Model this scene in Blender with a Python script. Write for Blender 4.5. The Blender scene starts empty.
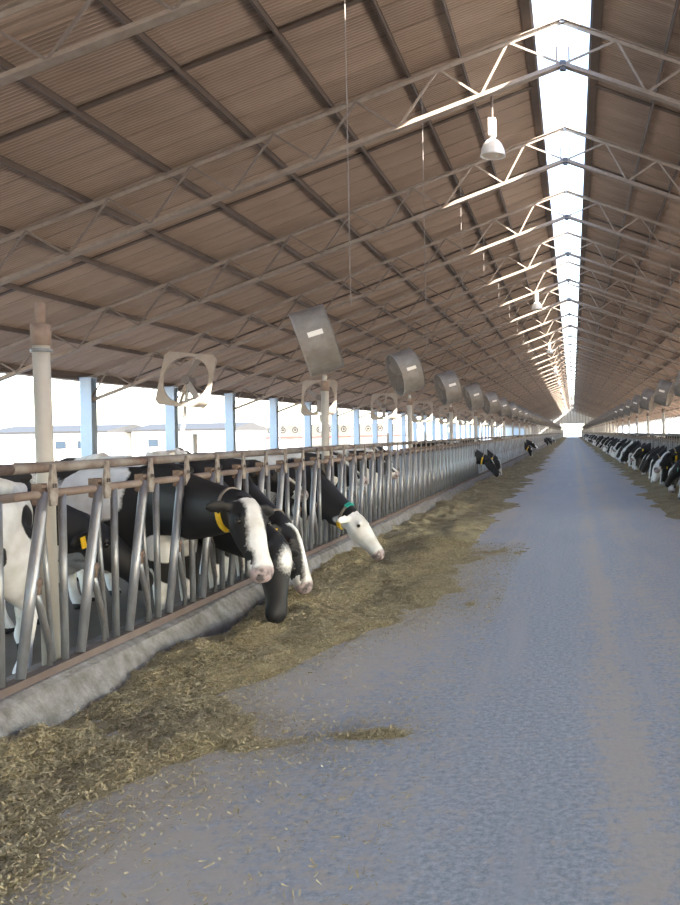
import bpy, bmesh, math, random
import numpy as np
from mathutils import Vector, Matrix
random.seed(7)
rng = np.random.default_rng(11)
SC = bpy.context.scene
COL = SC.collection
R = math.radians

# ------------------------------------------------------------------ camera, sky, sun, exposure
EYE = 1.6
FPX = 890.0
cd = bpy.data.cameras.new('camera')
cd.sensor_fit = 'AUTO'; cd.sensor_width = 36.0
cd.lens = FPX / 905.0 * 36.0
cd.shift_x = -(572.5 - 340.0) / 905.0
cd.shift_y = -(452.5 - 432.0) / 905.0
cd.clip_start = 0.05; cd.clip_end = 2000
cam = bpy.data.objects.new('camera', cd); COL.objects.link(cam)
cam.location = (0, 0, EYE)
cam.rotation_euler = (R(90), R(1.1), 0)
SC.camera = cam

SUN_TO = Vector((1.0, -0.60, 0.74)).normalized()      # direction towards the sun
w = bpy.data.worlds.new('sky'); SC.world = w; w.use_nodes = True
nt = w.node_tree; nt.nodes.clear()
sky = nt.nodes.new('ShaderNodeTexSky'); sky.sky_type = 'NISHITA'
sky.sun_disc = False
sky.sun_elevation = math.asin(SUN_TO.z)
sky.sun_rotation = math.atan2(SUN_TO.x, SUN_TO.y)
sky.air_density = 1.0; sky.dust_density = 1.2; sky.ozone_density = 1.0
bg = nt.nodes.new('ShaderNodeBackground'); bg.inputs['Strength'].default_value = 0.30
wo = nt.nodes.new('ShaderNodeOutputWorld')
nt.links.new(sky.outputs[0], bg.inputs[0]); nt.links.new(bg.outputs[0], wo.inputs[0])
sd = bpy.data.lights.new('sun', 'SUN'); sd.energy = 9.0; sd.angle = R(0.6); sd.color = (1.0, 0.95, 0.87)
sun = bpy.data.objects.new('sun', sd); COL.objects.link(sun)
sun.rotation_euler = (-SUN_TO).to_track_quat('-Z', 'Y').to_euler()
sun.location = (30, -10, 40)
SC.view_settings.view_transform = 'Standard'
SC.view_settings.look = 'None'
SC.view_settings.exposure = 2.5
SC.view_settings.gamma = 1.0
SC.view_settings.use_curve_mapping = False
SC.cycles.max_bounces = 8
SC.cycles.diffuse_bounces = 6

# ------------------------------------------------------------------ helpers
def mat(name, col, rough=0.7, metal=0.0, var=None, scale=6.0, amount=0.5, rand=0.0, bump=0.0, bscale=40.0, stretch=(1, 1, 1), spec=None):
    """Principled material; var = second colour mixed in by noise, rand = per object brightness spread."""
    m = bpy.data.materials.new(name); m.use_nodes = True
    n = m.node_tree.nodes; l = m.node_tree.links
    b = n['Principled BSDF']
    b.inputs['Roughness'].default_value = rough; b.inputs['Metallic'].default_value = metal
    if spec is not None: b.inputs['Specular IOR Level'].default_value = spec
    tc = n.new('ShaderNodeTexCoord'); mp = n.new('ShaderNodeMapping'); mp.inputs['Scale'].default_value = stretch
    l.new(tc.outputs['Object'], mp.inputs[0])
    cur = None
    if var is not None:
        nz = n.new('ShaderNodeTexNoise'); nz.inputs['Scale'].default_value = scale; nz.inputs['Detail'].default_value = 6
        nz.inputs['Roughness'].default_value = 0.65
        l.new(mp.outputs[0], nz.inputs['Vector'])
        cr = n.new('ShaderNodeValToRGB'); cr.color_ramp.elements[0].position = 0.5 - 0.18; cr.color_ramp.elements[1].position = 0.5 + 0.18
        cr.color_ramp.elements[0].color = (*col, 1)
        mixc = [col[i] * (1 - amount) + var[i] * amount for i in range(3)]
        cr.color_ramp.elements[1].color = (*mixc, 1)
        l.new(nz.outputs['Fac'], cr.inputs[0]); cur = cr.outputs[0]
    if rand:
        oi = n.new('ShaderNodeObjectInfo'); mr = n.new('ShaderNodeMapRange')
        mr.inputs[3].default_value = 1 - rand; mr.inputs[4].default_value = 1 + rand
        l.new(oi.outputs['Random'], mr.inputs[0])
        mx = n.new('ShaderNodeMix'); mx.data_type = 'RGBA'; mx.blend_type = 'MULTIPLY'; mx.inputs[0].default_value = 1
        if cur is None: mx.inputs[6].default_value = (*col, 1)
        else: l.new(cur, mx.inputs[6])
        l.new(mr.outputs[0], mx.inputs[7]); cur = mx.outputs[2]
    if cur is None: b.inputs['Base Color'].default_value = (*col, 1)
    else: l.new(cur, b.inputs['Base Color'])
    if bump:
        nb = n.new('ShaderNodeTexNoise'); nb.inputs['Scale'].default_value = bscale; nb.inputs['Detail'].default_value = 4
        l.new(mp.outputs[0], nb.inputs['Vector'])
        bp = n.new('ShaderNodeBump'); bp.inputs['Strength'].default_value = bump; bp.inputs['Distance'].default_value = 0.02
        l.new(nb.outputs['Fac'], bp.inputs['Height']); l.new(bp.outputs[0], b.inputs['Normal'])
    return m

M = {}
M['sheet'] = mat('dusty_roof_sheet', (0.43, 0.315, 0.235), 0.75, 0.0, (0.31, 0.22, 0.158), 1.2, 0.8, 0.07, stretch=(0.5, 2, 1))
def groove_shade(m, period, strength):
    """rib shading painted into the sheet colour: darker grooves, running down the slope."""
    n = m.node_tree.nodes; l = m.node_tree.links; b = n['Principled BSDF']
    src = b.inputs['Base Color'].links[0].from_socket
    tc = n.new('ShaderNodeTexCoord'); sp = n.new('ShaderNodeSeparateXYZ'); l.new(tc.outputs['Object'], sp.inputs[0])
    k = n.new('ShaderNodeMath'); k.operation = 'MULTIPLY'; k.inputs[1].default_value = 2 * math.pi / period; l.new(sp.outputs[1], k.inputs[0])
    c = n.new('ShaderNodeMath'); c.operation = 'SINE'; l.new(k.outputs[0], c.inputs[0])
    r = n.new('ShaderNodeMapRange'); r.inputs[1].default_value = -1; r.inputs[3].default_value = 1 - strength; r.inputs[4].default_value = 1 + strength * .6; l.new(c.outputs[0], r.inputs[0])
    mx = n.new('ShaderNodeMix'); mx.data_type = 'RGBA'; mx.blend_type = 'MULTIPLY'; mx.inputs[0].default_value = 1
    l.new(src, mx.inputs[6]); l.new(r.outputs[0], mx.inputs[7]); l.new(mx.outputs[2], b.inputs['Base Color'])
groove_shade(M['sheet'], 0.09, 0.22)
M['web'] = mat('shaded_web_steel', (0.19, 0.15, 0.122), 0.7, 0.0, (0.13, 0.095, 0.075), 5)  # truss steel away from the sunlit ridge, shade put into its darker colour
M['lockrail'] = mat('brown_rusted_rail', (0.13, 0.09, 0.075), 0.6, 0.1, (0.25, 0.21, 0.19), 5, 0.8, stretch=(1, 0.5, 1))
M['sillrail'] = mat('dark_rusted_sill_rail', (0.105, 0.078, 0.072), 0.75, 0.0, (0.18, 0.15, 0.14), 6, 0.7, stretch=(1, 0.5, 1))
M['purlin'] = mat('dark_purlin_steel', (0.085, 0.058, 0.042), 0.7, 0.0, (0.14, 0.097, 0.07), 3)
M['truss'] = mat('dusty_truss_steel', (0.32, 0.26, 0.21), 0.6, 0.0, (0.21, 0.155, 0.115), 5, 0.8)
M['plate'] = mat('truss_joint_plate', (0.09, 0.09, 0.10), 0.6)
M['ridge'] = mat('ridge_flashing', (0.20, 0.19, 0.20), 0.5, 0.3, (0.3, 0.26, 0.24), 6)
M['column'] = mat('blue_column_paint', (0.36, 0.44, 0.52), 0.55, 0.0, (0.30, 0.37, 0.44), 4)
M['pole'] = mat('pale_pole_paint', (0.40, 0.39, 0.37), 0.55, 0.0, (0.31, 0.285, 0.26), 5)
M['rustcap'] = mat('rusty_cap', (0.16, 0.11, 0.09), 0.8, 0.0, (0.27, 0.22, 0.19), 18)
M['galv'] = mat('galvanised_tube', (0.25, 0.285, 0.33), 0.36, 0.4, (0.10, 0.08, 0.072), 9, 0.85, 0.08, stretch=(1, 1, 0.35))
M['dullbar'] = mat('worn_swing_bar', (0.105, 0.092, 0.10), 0.33, 0.4, (0.27, 0.30, 0.35), 5, 0.9, stretch=(1, 1, 0.4))
M['rail'] = mat('rust_stained_rail', (0.25, 0.243, 0.235), 0.6, 0.1, (0.085, 0.048, 0.037), 4, 1.0, stretch=(1, 0.6, 1))
M['rust'] = mat('rusty_bracket', (0.085, 0.05, 0.04), 0.85, 0.0, (0.20, 0.155, 0.13), 25, 0.9)
M['plateup'] = mat('pale_latch_plate', (0.30, 0.285, 0.27), 0.65, 0.1, (0.12, 0.078, 0.062), 20, 0.9)
M['bolt'] = mat('dark_bolt', (0.07, 0.06, 0.06), 0.6)
M['kerb'] = mat('worn_concrete_kerb', (0.28, 0.28, 0.285), 0.85, 0.0, (0.12, 0.11, 0.10), 9, 0.95, bump=0.8, bscale=45)
M['drum'] = mat('dusty_galvanised_drum', (0.16, 0.138, 0.122), 0.6, 0.15, (0.27, 0.27, 0.27), 4, 0.8)
M['guard'] = mat('fan_guard_wire', (0.22, 0.185, 0.16), 0.7)
M['blade'] = mat('fan_blade', (0.20, 0.17, 0.15), 0.6)
M['motor'] = mat('fan_motor', (0.14, 0.12, 0.11), 0.6)
M['sticker'] = mat('pale_fan_sticker', (0.78, 0.77, 0.74), 0.6)
M['panel'] = mat('dusty_fan_panel', (0.36, 0.31, 0.26), 0.6, 0.0, (0.24, 0.19, 0.155), 4)
M['lampwhite'] = mat('white_lamp_enamel', (0.78, 0.76, 0.72), 0.4, 0.0, (0.62, 0.52, 0.42), 8, 0.6)
M['lamplens'] = mat('dusty_lamp_lens', (0.60, 0.50, 0.38), 0.35)
M['wire'] = mat('thin_cable', (0.22, 0.19, 0.17), 0.7)
M['muck'] = mat('dark_cow_alley', (0.16, 0.135, 0.115), 0.85, 0.0, (0.10, 0.08, 0.065), 1.2, bump=0.5, bscale=8)
M['ground'] = mat('pale_dry_ground', (0.48, 0.445, 0.40), 0.9, 0.0, (0.41, 0.38, 0.34), 0.3)
M['bldg'] = mat('pale_building_wall', (0.74, 0.72, 0.68), 0.8)
M['bldgroof'] = mat('dark_building_roof', (0.035, 0.034, 0.033), 0.7, spec=.1)
M['shedfan'] = mat('black_shed_fan', (0.015, 0.014, 0.013), 0.7, spec=.1)
M['bluebin'] = mat('blue_grey_container', (0.025, 0.036, 0.048), 0.7, spec=.1)
M['redband'] = mat('red_fascia', (0.13, 0.03, 0.022), 0.7)
M['yellow'] = mat('yellow_tag_plastic', (0.85, 0.55, 0.03), 0.45)
M['teal'] = mat('teal_band', (0.02, 0.33, 0.27), 0.5)
M['redtag'] = mat('red_tag', (0.62, 0.05, 0.08), 0.5)
M['strap'] = mat('grey_neck_strap', (0.20, 0.17, 0.15), 0.7)
M['eye'] = mat('wet_dark_eye', (0.012, 0.010, 0.009), 0.12)
M['gable'] = mat('gable_sheet', (0.36, 0.33, 0.31), 0.7, 0.0, (0.28, 0.25, 0.23), 1)
M['stallpipe'] = mat('stall_pipe', (0.36, 0.31, 0.27), 0.6, 0.2, (0.22, 0.16, 0.12), 5)
M['bed'] = mat('sandy_stall_bed', (0.36, 0.29, 0.22), 0.95, 0.0, (0.25, 0.2, 0.15), 2, bump=0.6, bscale=6)

class MB:
    def __init__(s): s.v = []; s.f = []
    def add(s, vs, fs):
        o = len(s.v); s.v += [tuple(map(float, p)) for p in vs]; s.f += [tuple(i + o for i in f) for f in fs]; return s
    def box(s, x0, x1, y0, y1, z0, z1):
        return s.add([(x0,y0,z0),(x1,y0,z0),(x1,y1,z0),(x0,y1,z0),(x0,y0,z1),(x1,y0,z1),(x1,y1,z1),(x0,y1,z1)],
                     [(3,2,1,0),(4,5,6,7),(0,1,5,4),(1,2,6,5),(2,3,7,6),(3,0,4,7)])
    def bar(s, a, b, w, h, up=(0, 0, 1)):
        """box section bar from a to b; w across, h along up."""
        a = Vector(a); b = Vector(b); d = (b - a).normalized(); u = Vector(up)
        u = (u - d * u.dot(d)).normalized(); r = d.cross(u)
        vs = [p + r * (sx * w / 2) + u * (sz * h / 2) for p in (a, b) for sx, sz in ((-1,-1),(1,-1),(1,1),(-1,1))]
        return s.add(vs, [(0,1,2,3),(7,6,5,4),(0,4,5,1),(1,5,6,2),(2,6,7,3),(3,7,4,0)])
    def angle(s, a, b, w, t=0.012, up=(0, 0, 1), flip=1):
        """L section: a flat leg and a standing leg."""
        a = Vector(a); b = Vector(b); d = (b - a).normalized(); u = Vector(up)
        u = (u - d * u.dot(d)).normalized(); r = d.cross(u) * flip
        s.bar(a + r * (w / 2), b + r * (w / 2), w, t, up)
        s.bar(a - u * (w / 2) , b - u * (w / 2), t, w, up)
        return s
    def tube(s, pts, rad, n=8, caps=True, ell=None, up=(0.0, 0.0, 1.0)):
        """tube through pts; rad one number or one per point; ell=(a,b) radii lists side/up."""
        pts = [Vector(p) for p in pts]; k = len(pts)
        rs = rad if isinstance(rad, (list, tuple)) else [rad] * k
        o = []
        for i, p in enumerate(pts):
            d = (pts[min(i + 1, k - 1)] - pts[max(i - 1, 0)]).normalized()
            u = Vector(up)
            if abs(d.dot(u)) > 0.97: u = Vector((1, 0, 0))
            u = (u - d * u.dot(d)).normalized(); r = d.cross(u)
            ra, rb = (rs[i] if isinstance(rs[i], (tuple, list)) else (rs[i], rs[i]))
            for j in range(n):
                t = 2 * math.pi * j / n
                o.append(p + r * (math.cos(t) * ra) + u * (math.sin(t) * rb))
        f = [(i*n+j, i*n+(j+1)%n, (i+1)*n+(j+1)%n, (i+1)*n+j) for i in range(k-1) for j in range(n)]
        if caps: f += [tuple(range(n))[::-1], tuple((k-1)*n + j for j in range(n))]
        return s.add(o, f)
    def ball(s, c, r, seg=12, ring=8, rot=None):
        r = r if isinstance(r, (tuple, list)) else (r, r, r); c = Vector(c); vs = []; fs = []
        for i in range(1, ring):
            a = math.pi * i / ring
            for j in range(seg):
                t = 2 * math.pi * j / seg
                p = Vector((r[0]*math.sin(a)*math.cos(t), r[1]*math.sin(a)*math.sin(t), r[2]*math.cos(a)))
                if rot is not None: p = rot @ p
                vs.append(c + p)
        top = Vector((0, 0, r[2])); bot = Vector((0, 0, -r[2]))
        if rot is not None: top = rot @ top; bot = rot @ bot
        vs += [c + top, c + bot]; nt_, nb_ = len(vs) - 2, len(vs) - 1
        for i in range(ring - 2):
            for j in range(seg):
                fs.append((i*seg+j, (i+1)*seg+j, (i+1)*seg+(j+1)%seg, i*seg+(j+1)%seg))
        for j in range(seg):
            fs.append((nt_, j, (j+1)%seg)); fs.append((nb_, (ring-2)*seg+(j+1)%seg, (ring-2)*seg+j))
        return s.add(vs, fs)
    def mesh(s, name, m, smooth=False):
        me = bpy.data.meshes.new(name); me.from_pydata(s.v, [], s.f); me.update()
        if m is not None: me.materials.append(m)
        if smooth: me.polygons.foreach_set('use_smooth', [True] * len(me.polygons))
        return me
    def build(s, name, m, parent=None, smooth=False, loc=None):
        return link(name, s.mesh(name, m, smooth), parent, loc)

def link(name, me, parent=None, loc=None):
    o = bpy.data.objects.new(name, me); COL.objects.link(o)
    if parent is not None: o.parent = parent
    if loc is not None: o.location = loc
    return o
def empty(name, loc=(0, 0, 0), rz=0.0):
    o = bpy.data.objects.new(name, None); COL.objects.link(o); o.location = loc; o.rotation_euler = (0, 0, rz)
    o.empty_display_size = 0.2; return o
def tag(o, label=None, cat=None, group=None, kind=None):
    if label: o['label'] = label
    if cat: o['category'] = cat
    if group: o['group'] = group
    if kind: o['kind'] = kind
    return o
KIDS = {}
def copy_tree(o, parent=None):
    c = o.copy(); COL.objects.link(c); c.parent = parent
    for ch in o.children: copy_tree(ch, c)
    return c
ORD = ['first', 'second', 'third', 'fourth', 'fifth', 'sixth', 'seventh', 'eighth', 'ninth', 'tenth', 'eleventh', 'twelfth', 'thirteenth', 'fourteenth']

def hash3(ix, iy, iz, seed):
    h = (ix.astype(np.int64) * 374761393 + iy.astype(np.int64) * 668265263 + iz.astype(np.int64) * 2147483647 + seed * 974634777) & 0x7fffffff
    h = ((h ^ (h >> 13)) * 1274126177) & 0x7fffffff
    h = ((h ^ (h >> 16)) * 668265263) & 0x7fffffff
    return (h & 0xffff) / 65535.0
def vnoise(p, seed=0):
    i = np.floor(p).astype(np.int64); f = p - i; f = f * f * (3 - 2 * f)
    out = 0
    for dx in (0, 1):
        for dy in (0, 1):
            for dz in (0, 1):
                wt = (f[:, 0] if dx else 1 - f[:, 0]) * (f[:, 1] if dy else 1 - f[:, 1]) * (f[:, 2] if dz else 1 - f[:, 2])
                out = out + wt * hash3(i[:, 0] + dx, i[:, 1] + dy, i[:, 2] + dz, seed)
    return out
def fbm(p, seed=0, oct=3):
    t = 0; a = 1; tot = 0
    for k in range(oct):
        t = t + a * vnoise(p * (2 ** k), seed + k); tot += a; a *= 0.5
    return t / tot

# ------------------------------------------------------------------ layout of the barn
S = 6.06                      # bay
NB = 48
def YT(k): return (k + 0.83) * S
X0 = -0.05                    # ridge line
W = 16.0
RZ = 9.75; SL = 0.369
def roofz(d): return RZ - SL * d
YB, YE = -42.0, YT(NB) + 1.0
FL, FR = -3.10, 2.93          # feed fences

# ------------------------------------------------------------------ floor and ground
def floor_material():
    m = bpy.data.materials.new('worn_blue_grey_concrete'); m.use_nodes = True
    n = m.node_tree.nodes; l = m.node_tree.links; b = n['Principled BSDF']
    b.inputs['Roughness'].default_value = 0.55; b.inputs['Specular IOR Level'].default_value = 0.35
    tc = n.new('ShaderNodeTexCoord')
    def noise(scale, stretch, det=6, rough=0.6):
        mp = n.new('ShaderNodeMapping'); mp.inputs['Scale'].default_value = stretch; l.new(tc.outputs['Object'], mp.inputs[0])
        z = n.new('ShaderNodeTexNoise'); z.inputs['Scale'].default_value = scale; z.inputs['Detail'].default_value = det
        z.inputs['Roughness'].default_value = rough; l.new(mp.outputs[0], z.inputs['Vector']); return z.outputs['Fac']
    def math_(op, a, b_=None, clamp=False):
        k = n.new('ShaderNodeMath'); k.operation = op; k.use_clamp = clamp
        for i, x in enumerate((a, b_)):
            if x is None: continue
            if isinstance(x, (int, float)): k.inputs[i].default_value = x
            else: l.new(x, k.inputs[i])
        return k.outputs[0]
    def mix(f, a, b_):
        k = n.new('ShaderNodeMix'); k.data_type = 'RGBA'
        l.new(f, k.inputs[0])
        for i, x in ((6, a), (7, b_)):
            if isinstance(x, tuple): k.inputs[i].default_value = (*x, 1)
            else: l.new(x, k.inputs[i])
        return k.outputs[2]
    def rng_(v, a, b_):
        k = n.new('ShaderNodeMapRange'); k.inputs[1].default_value = a; k.inputs[2].default_value = b_; l.new(v, k.inputs[0]); return k.outputs[0]
    sep = n.new('ShaderNodeSeparateXYZ'); l.new(tc.outputs['Object'], sep.inputs[0]); X = sep.outputs[0]
    big = noise(0.9, (1, 0.35, 1)); fine = noise(26, (1, 0.7, 1)); grit = noise(30, (1, 1, 1), 8, .8); med = noise(7, (1, 1.3, 1), 5, .7); streak = noise(5, (1, 0.05, 1))
    base = mix(rng_(big, 0.35, 0.65), (0.375, 0.43, 0.49), (0.455, 0.50, 0.54))
    base = mix(rng_(grit, 0.47, 0.66), base, (0.66, 0.675, 0.685))
    base = mix(rng_(grit, 0.50, 0.33), base, (0.27, 0.305, 0.35))
    base = mix(rng_(streak, 0.52, 0.66), base, (0.50, 0.52, 0.545))
    # dust blown into strips along the alley and along the feed
    def band(c, wd): return math_('SUBTRACT', 1.0, math_('DIVIDE', math_('ABSOLUTE', math_('SUBTRACT', X, c)), wd), True)
    bands = math_('MAXIMUM', math_('MAXIMUM', band(0.24, 0.26), math_('MULTIPLY', band(0.75, 0.55), 0.75)), math_('MULTIPLY', math_('SUBTRACT', 1.0, rng_(X, -1.75, -0.35)), 1.1))
    bands = math_('MAXIMUM', bands, math_('MULTIPLY', rng_(X, 0.9, 2.2), 0.9))
    d = math_('MULTIPLY', bands, math_('ADD', rng_(big, 0.3, 0.6), 0.15))
    d = math_('ADD', d, math_('MULTIPLY', math_('SUBTRACT', fine, 0.5), 2.0))
    d = math_('ADD', d, math_('MULTIPLY', math_('SUBTRACT', med, 0.52), 2.6))
    dust = rng_(d, 0.14, 0.70)
    col = mix(math_('MULTIPLY', dust, 0.85), base, (0.60, 0.55, 0.475))
    spk = rng_(noise(38, (1, 1, 1), 2, 0.4), 0.66, 0.70)
    col = mix(math_('MULTIPLY', spk, 0.6), col, (0.55, 0.52, 0.45))
    l.new(col, b.inputs['Base Color'])
    bp = n.new('ShaderNodeBump'); bp.inputs['Strength'].default_value = 0.35; bp.inputs['Distance'].default_value = 0.01
    l.new(math_('ADD', fine, grit), bp.inputs['Height']); l.new(bp.outputs[0], b.inputs['Normal'])
    return m
fl = MB().box(FL - 0.1, FR + 0.1, YB, YE + 60, -0.2, 0.0).build('floor', floor_material())
tag(fl, 'long blue-grey concrete feed alley streaked with dust', kind='structure')
for sgn, nm in ((-1, 'left'), (1, 'right')):
    a, b = sorted((sgn * W + X0, (FL - 0.1) if sgn < 0 else (FR + 0.1)))
    o = MB().box(a, b, YB, YE, -0.2, -0.005).build('floor_cow_alley_' + nm, M['muck'])
    tag(o, 'dark trodden cow alley floor behind the %s row of headlocks' % nm, kind='structure')
g = MB().box(-400, 400, -120, 900, -0.6, -0.21).build('ground', M['ground'])
tag(g, 'pale sunlit dry ground outside the barn', kind='structure')
def kerb(name, x, s, lab):
    b = MB()
    prof = [(x - s*0.22, -0.02), (x + s*0.22, -0.02), (x + s*0.17, 0.10), (x + s*0.10, 0.215), (x + s*0.06, 0.235), (x - s*0.22, 0.24)]
    ys = list(np.concatenate([np.arange(YB, 30, 1.0), np.arange(30, YE + 1, 10.0)]))
    vs = [(px + (random.uniform(-.008, .008) if 0 < i < 5 else 0), y, pz + (random.uniform(-.006, .006) if i > 1 else 0)) for y in ys for i, (px, pz) in enumerate(prof)]
    n = len(prof); fs = [(i*n+j, (i+1)*n+j, (i+1)*n+(j+1)%n, i*n+(j+1)%n) for i in range(len(ys)-1) for j in range(n)]
    fs += [tuple(range(n)), tuple((len(ys)-1)*n + j for j in range(n))[::-1]]
    b.add(vs, fs); o = b.build(name, M['kerb']); tag(o, lab, kind='structure')
    bm = bmesh.new(); bm.from_mesh(o.data); bmesh.ops.recalc_face_normals(bm, faces=bm.faces); bm.to_mesh(o.data); bm.free()
kerb('trim_1', FL, 1, 'worn concrete feed kerb under the left row of headlocks')
kerb('trim_2', FR, -1, 'worn concrete feed kerb under the right row of headlocks')

# ------------------------------------------------------------------ roof: sheets, purlins, cross strips, ridge edges
RIDGE_HALF = 0.60
ceil = empty('ceiling'); tag(ceil, 'long dusty corrugated metal roof with an open ridge slot', kind='structure')
SEG = [(RIDGE_HALF, 6.05), (5.90, 11.40), (11.25, 16.60)]
SHW = 0.90
def sheet_mesh(seg, sgn, ncor=10):
    """a corrugated sheet, ribs running down the slope, with a folded side lap edge."""
    a, b = seg; vs = []; fs = []
    prof = []
    p = SHW / ncor
    for i in range(ncor):
        prof += [(i * p, 0.0), (i * p + 0.22 * p, 0.0), (i * p + 0.45 * p, 0.028), (i * p + 0.75 * p, 0.028)]
    prof += [(SHW - 0.012, 0.0), (SHW - 0.012, -0.016), (SHW + 0.012, -0.016), (SHW + 0.012, 0.004)]
    for y, dz in prof:
        for d in (a, b):
            vs.append((X0 + sgn * d, y, roofz(d) + dz))
    for i in range(len(prof) - 1):
        f = (2*i, 2*i+1, 2*i+3, 2*i+2); fs.append(f if sgn < 0 else f[::-1])
    b_ = MB(); b_.add(vs, fs); return b_
sheet_me = {(k, s): sheet_mesh(SEG[k], s).mesh('roof_sheet', M['sheet']) for k in range(3) for s in (-1, 1)}
low_b = {(k, s): sheet_mesh(SEG[k], s, 6) for k in range(3) for s in (-1, 1)}
cand = []
ny = int(math.ceil((YE + .1 - YB) / SHW))
def proj(x, y, z):
    if y < 0.5: return None
    c, s_ = math.cos(R(1.1)), math.sin(R(1.1)); dz = z - EYE
    return 572.5 + FPX * (x * c - dz * s_) / y, 432 - FPX * (x * s_ + dz * c) / y
for i in range(ny):
    y = YB + i * SHW
    for k in range(3):
        for s in (-1, 1):
            mid = sum(SEG[k]) / 2
            best = 0
            for d in (SEG[k][0], mid, SEG[k][1]):
                q = proj(X0 + s * d, y + SHW / 2, roofz(d))
                if q and -10 < q[0] < 690 and -10 < q[1] < 905: best = max(best, 1 / (y * y))
            cand.append((best, i, k, s))
cand.sort(key=lambda c: -c[0])
near = [c for c in cand[:300] if c[0] > 0]; nearset = set((c[1], c[2], c[3]) for c in near)
for _, i, k, s in near:
    o = link('roof_sheet', sheet_me[(k, s)], ceil, (0, YB + i * SHW, random.uniform(-0.004, 0.004) + k * -0.006))
rest = MB()
for _, i, k, s in cand:
    if (i, k, s) in nearset: continue
    b = low_b[(k, s)]; y = YB + i * SHW; dz = random.uniform(-0.004, 0.004) - k * 0.006
    rest.add([(v[0], v[1] + y, v[2] + dz) for v in b.v], b.f)
tag(rest.build('far_roof_sheets', M['sheet'], ceil), kind='stuff')
PUR = [2.0, 3.0, 4.5, 6.05, 7.7, 9.25, 10.8, 12.40, 14.1, 15.95]
PD = 0.11
for s in (-1, 1):
    for d in PUR:
        zt = roofz(d) - 0.02; b = MB(); x = X0 + s * d
        b.box(x - 0.012, x + 0.012, YB, YE, zt - PD, zt)
        b.box(x - 0.025, x + 0.025, YB, YE, zt - 0.014, zt - 0.001); b.box(x - 0.022, x + 0.022, YB, YE, zt - PD - 0.012, zt - PD)
        b.build('purlin', M['purlin'], ceil)
    zt = roofz(RIDGE_HALF)
    xa, xb = sorted((X0 + s * (RIDGE_HALF - 0.01), X0 + s * (RIDGE_HALF + 0.17)))
    MB().box(xa, xb, YB, YE, zt - 0.09, zt - 0.0).build('ridge_beam', M['purlin'], ceil)
    xa, xb = sorted((X0 + s * (RIDGE_HALF - 0.06), X0 + s * (RIDGE_HALF - 0.01)))
    b = MB(); b.box(xa, xb, YB, YE, zt - 0.08, zt - 0.0)
    b.build('ridge_flashing', M['ridge'], ceil)
    for k in range(-7, NB):
        y = YT(k) + S / 2
        rb = MB(); rb.bar((X0 + s * (RIDGE_HALF + .1), y, roofz(RIDGE_HALF + .1) - 0.045), (X0 + s * 16.3, y, roofz(16.3) - 0.045), 0.11, 0.04)
        rb.build('cross_strip', M['purlin'], ceil)  # dark flat strip under the sheets, midway in each bay

# ------------------------------------------------------------------ gable wall at the far end
OW, OH = 3.1, 4.35
gw = empty('wall_back', (0, YE, 0)); tag(gw, 'sheeted gable wall with a wide doorway at the far end', kind='structure')
pw = 1.0
x = -W
while x < W - 1e-6:
    x2 = x + pw
    zb = OH if (x2 > -OW and x < OW) else 0.0
    b = MB(); za, zc = roofz(abs(x)) - 0.05, roofz(abs(x2)) - 0.05
    if x < 0 < x2: za = zc = roofz(0.5)
    b.add([(X0+x, 0, zb), (X0+x2-0.03, 0, zb), (X0+x2-0.03, 0, zc), (X0+x, 0, za), (X0+x, .05, zb), (X0+x2-0.03, .05, zb), (X0+x2-0.03, .05, zc), (X0+x, .05, za)],
          [(0,1,2,3),(7,6,5,4),(0,4,5,1),(1,5,6,2),(2,6,7,3),(3,7,4,0)])
    b.build('panel', M['gable'], gw); x = x2
for s in (-1, 1): MB().box(X0 + s*OW - .12, X0 + s*OW + .12, -.1, .15, 0, OH + .2).build('door_post', M['column'], gw)
MB().box(X0 - OW, X0 + OW, -.1, .15, OH, OH + .25).build('door_lintel', M['column'], gw)

# ------------------------------------------------------------------ roof trusses
TD = 1.10                                # depth of truss at the ridge
def topz(d): return roofz(d) - 0.02 - PD - 0.075
def botz(d): return RZ - TD - 0.365 * d
BN = [i * 1.6 for i in range(10)] + [15.8]
TN = [1.05] + [2.4 + 1.6 * i for i in range(9)]
def truss(detail):
    t = empty('roof_truss')
    jm = MB()
    def put(name, b, m):
        if detail: b.build(name, m, t)
        else: jm.add(b.v, b.f)
    for s in (-1, 1):
        P = lambda d, z: (X0 + s * d, 0, z)
        b = MB(); b.bar(P(0, topz(0)), P(15.9, topz(15.9)), 0.15, 0.014); b.bar(P(0, topz(0) - .045), P(15.9, topz(15.9) - .045), 0.022, 0.075)
        put('top_chord', b, M['truss'])
        b = MB(); b.bar(P(0, botz(0)), P(15.8, botz(15.8)), 0.17, 0.016); b.bar(P(0, botz(0) + .053), P(15.8, botz(15.8) + .053), 0.024, 0.09)
        put('bottom_chord', b, M['truss'])
        for i, d in enumerate(TN):
            for e in (BN[i], BN[i + 1] if i + 1 < len(BN) else None):
                if e is None: continue
                b = MB(); b.bar(P(e, botz(e) + 0.04), P(d, topz(d) - 0.03), 0.04, 0.036, (0, 1, 0))
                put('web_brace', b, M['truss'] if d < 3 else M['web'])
        b = MB(); b.bar(P(0.12, botz(.12) + .05), P(0.12, botz(.12) + 0.42), 0.035, 0.035, (0, 1, 0)); put('ridge_strut', b, M['truss'])
    b = MB(); b.box(X0 - .06, X0 + .06, -.06, .06, botz(0) - .08, botz(0) + .10)
    if detail: b.build('joint_plate', M['plate'], t)
    else: jm.add(b.v, b.f)
    b = MB(); b.box(X0 - .05, X0 + .05, -.05, .05, topz(0) - .07, topz(0) + .07)
    if detail: b.build('joint_plate', M['plate'], t)
    else: jm.add(b.v, b.f)
    if not detail: jm.build('truss_frame', M['truss'], t)
    return t
tA = truss(True); tB = truss(False); NTD = 13
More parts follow.
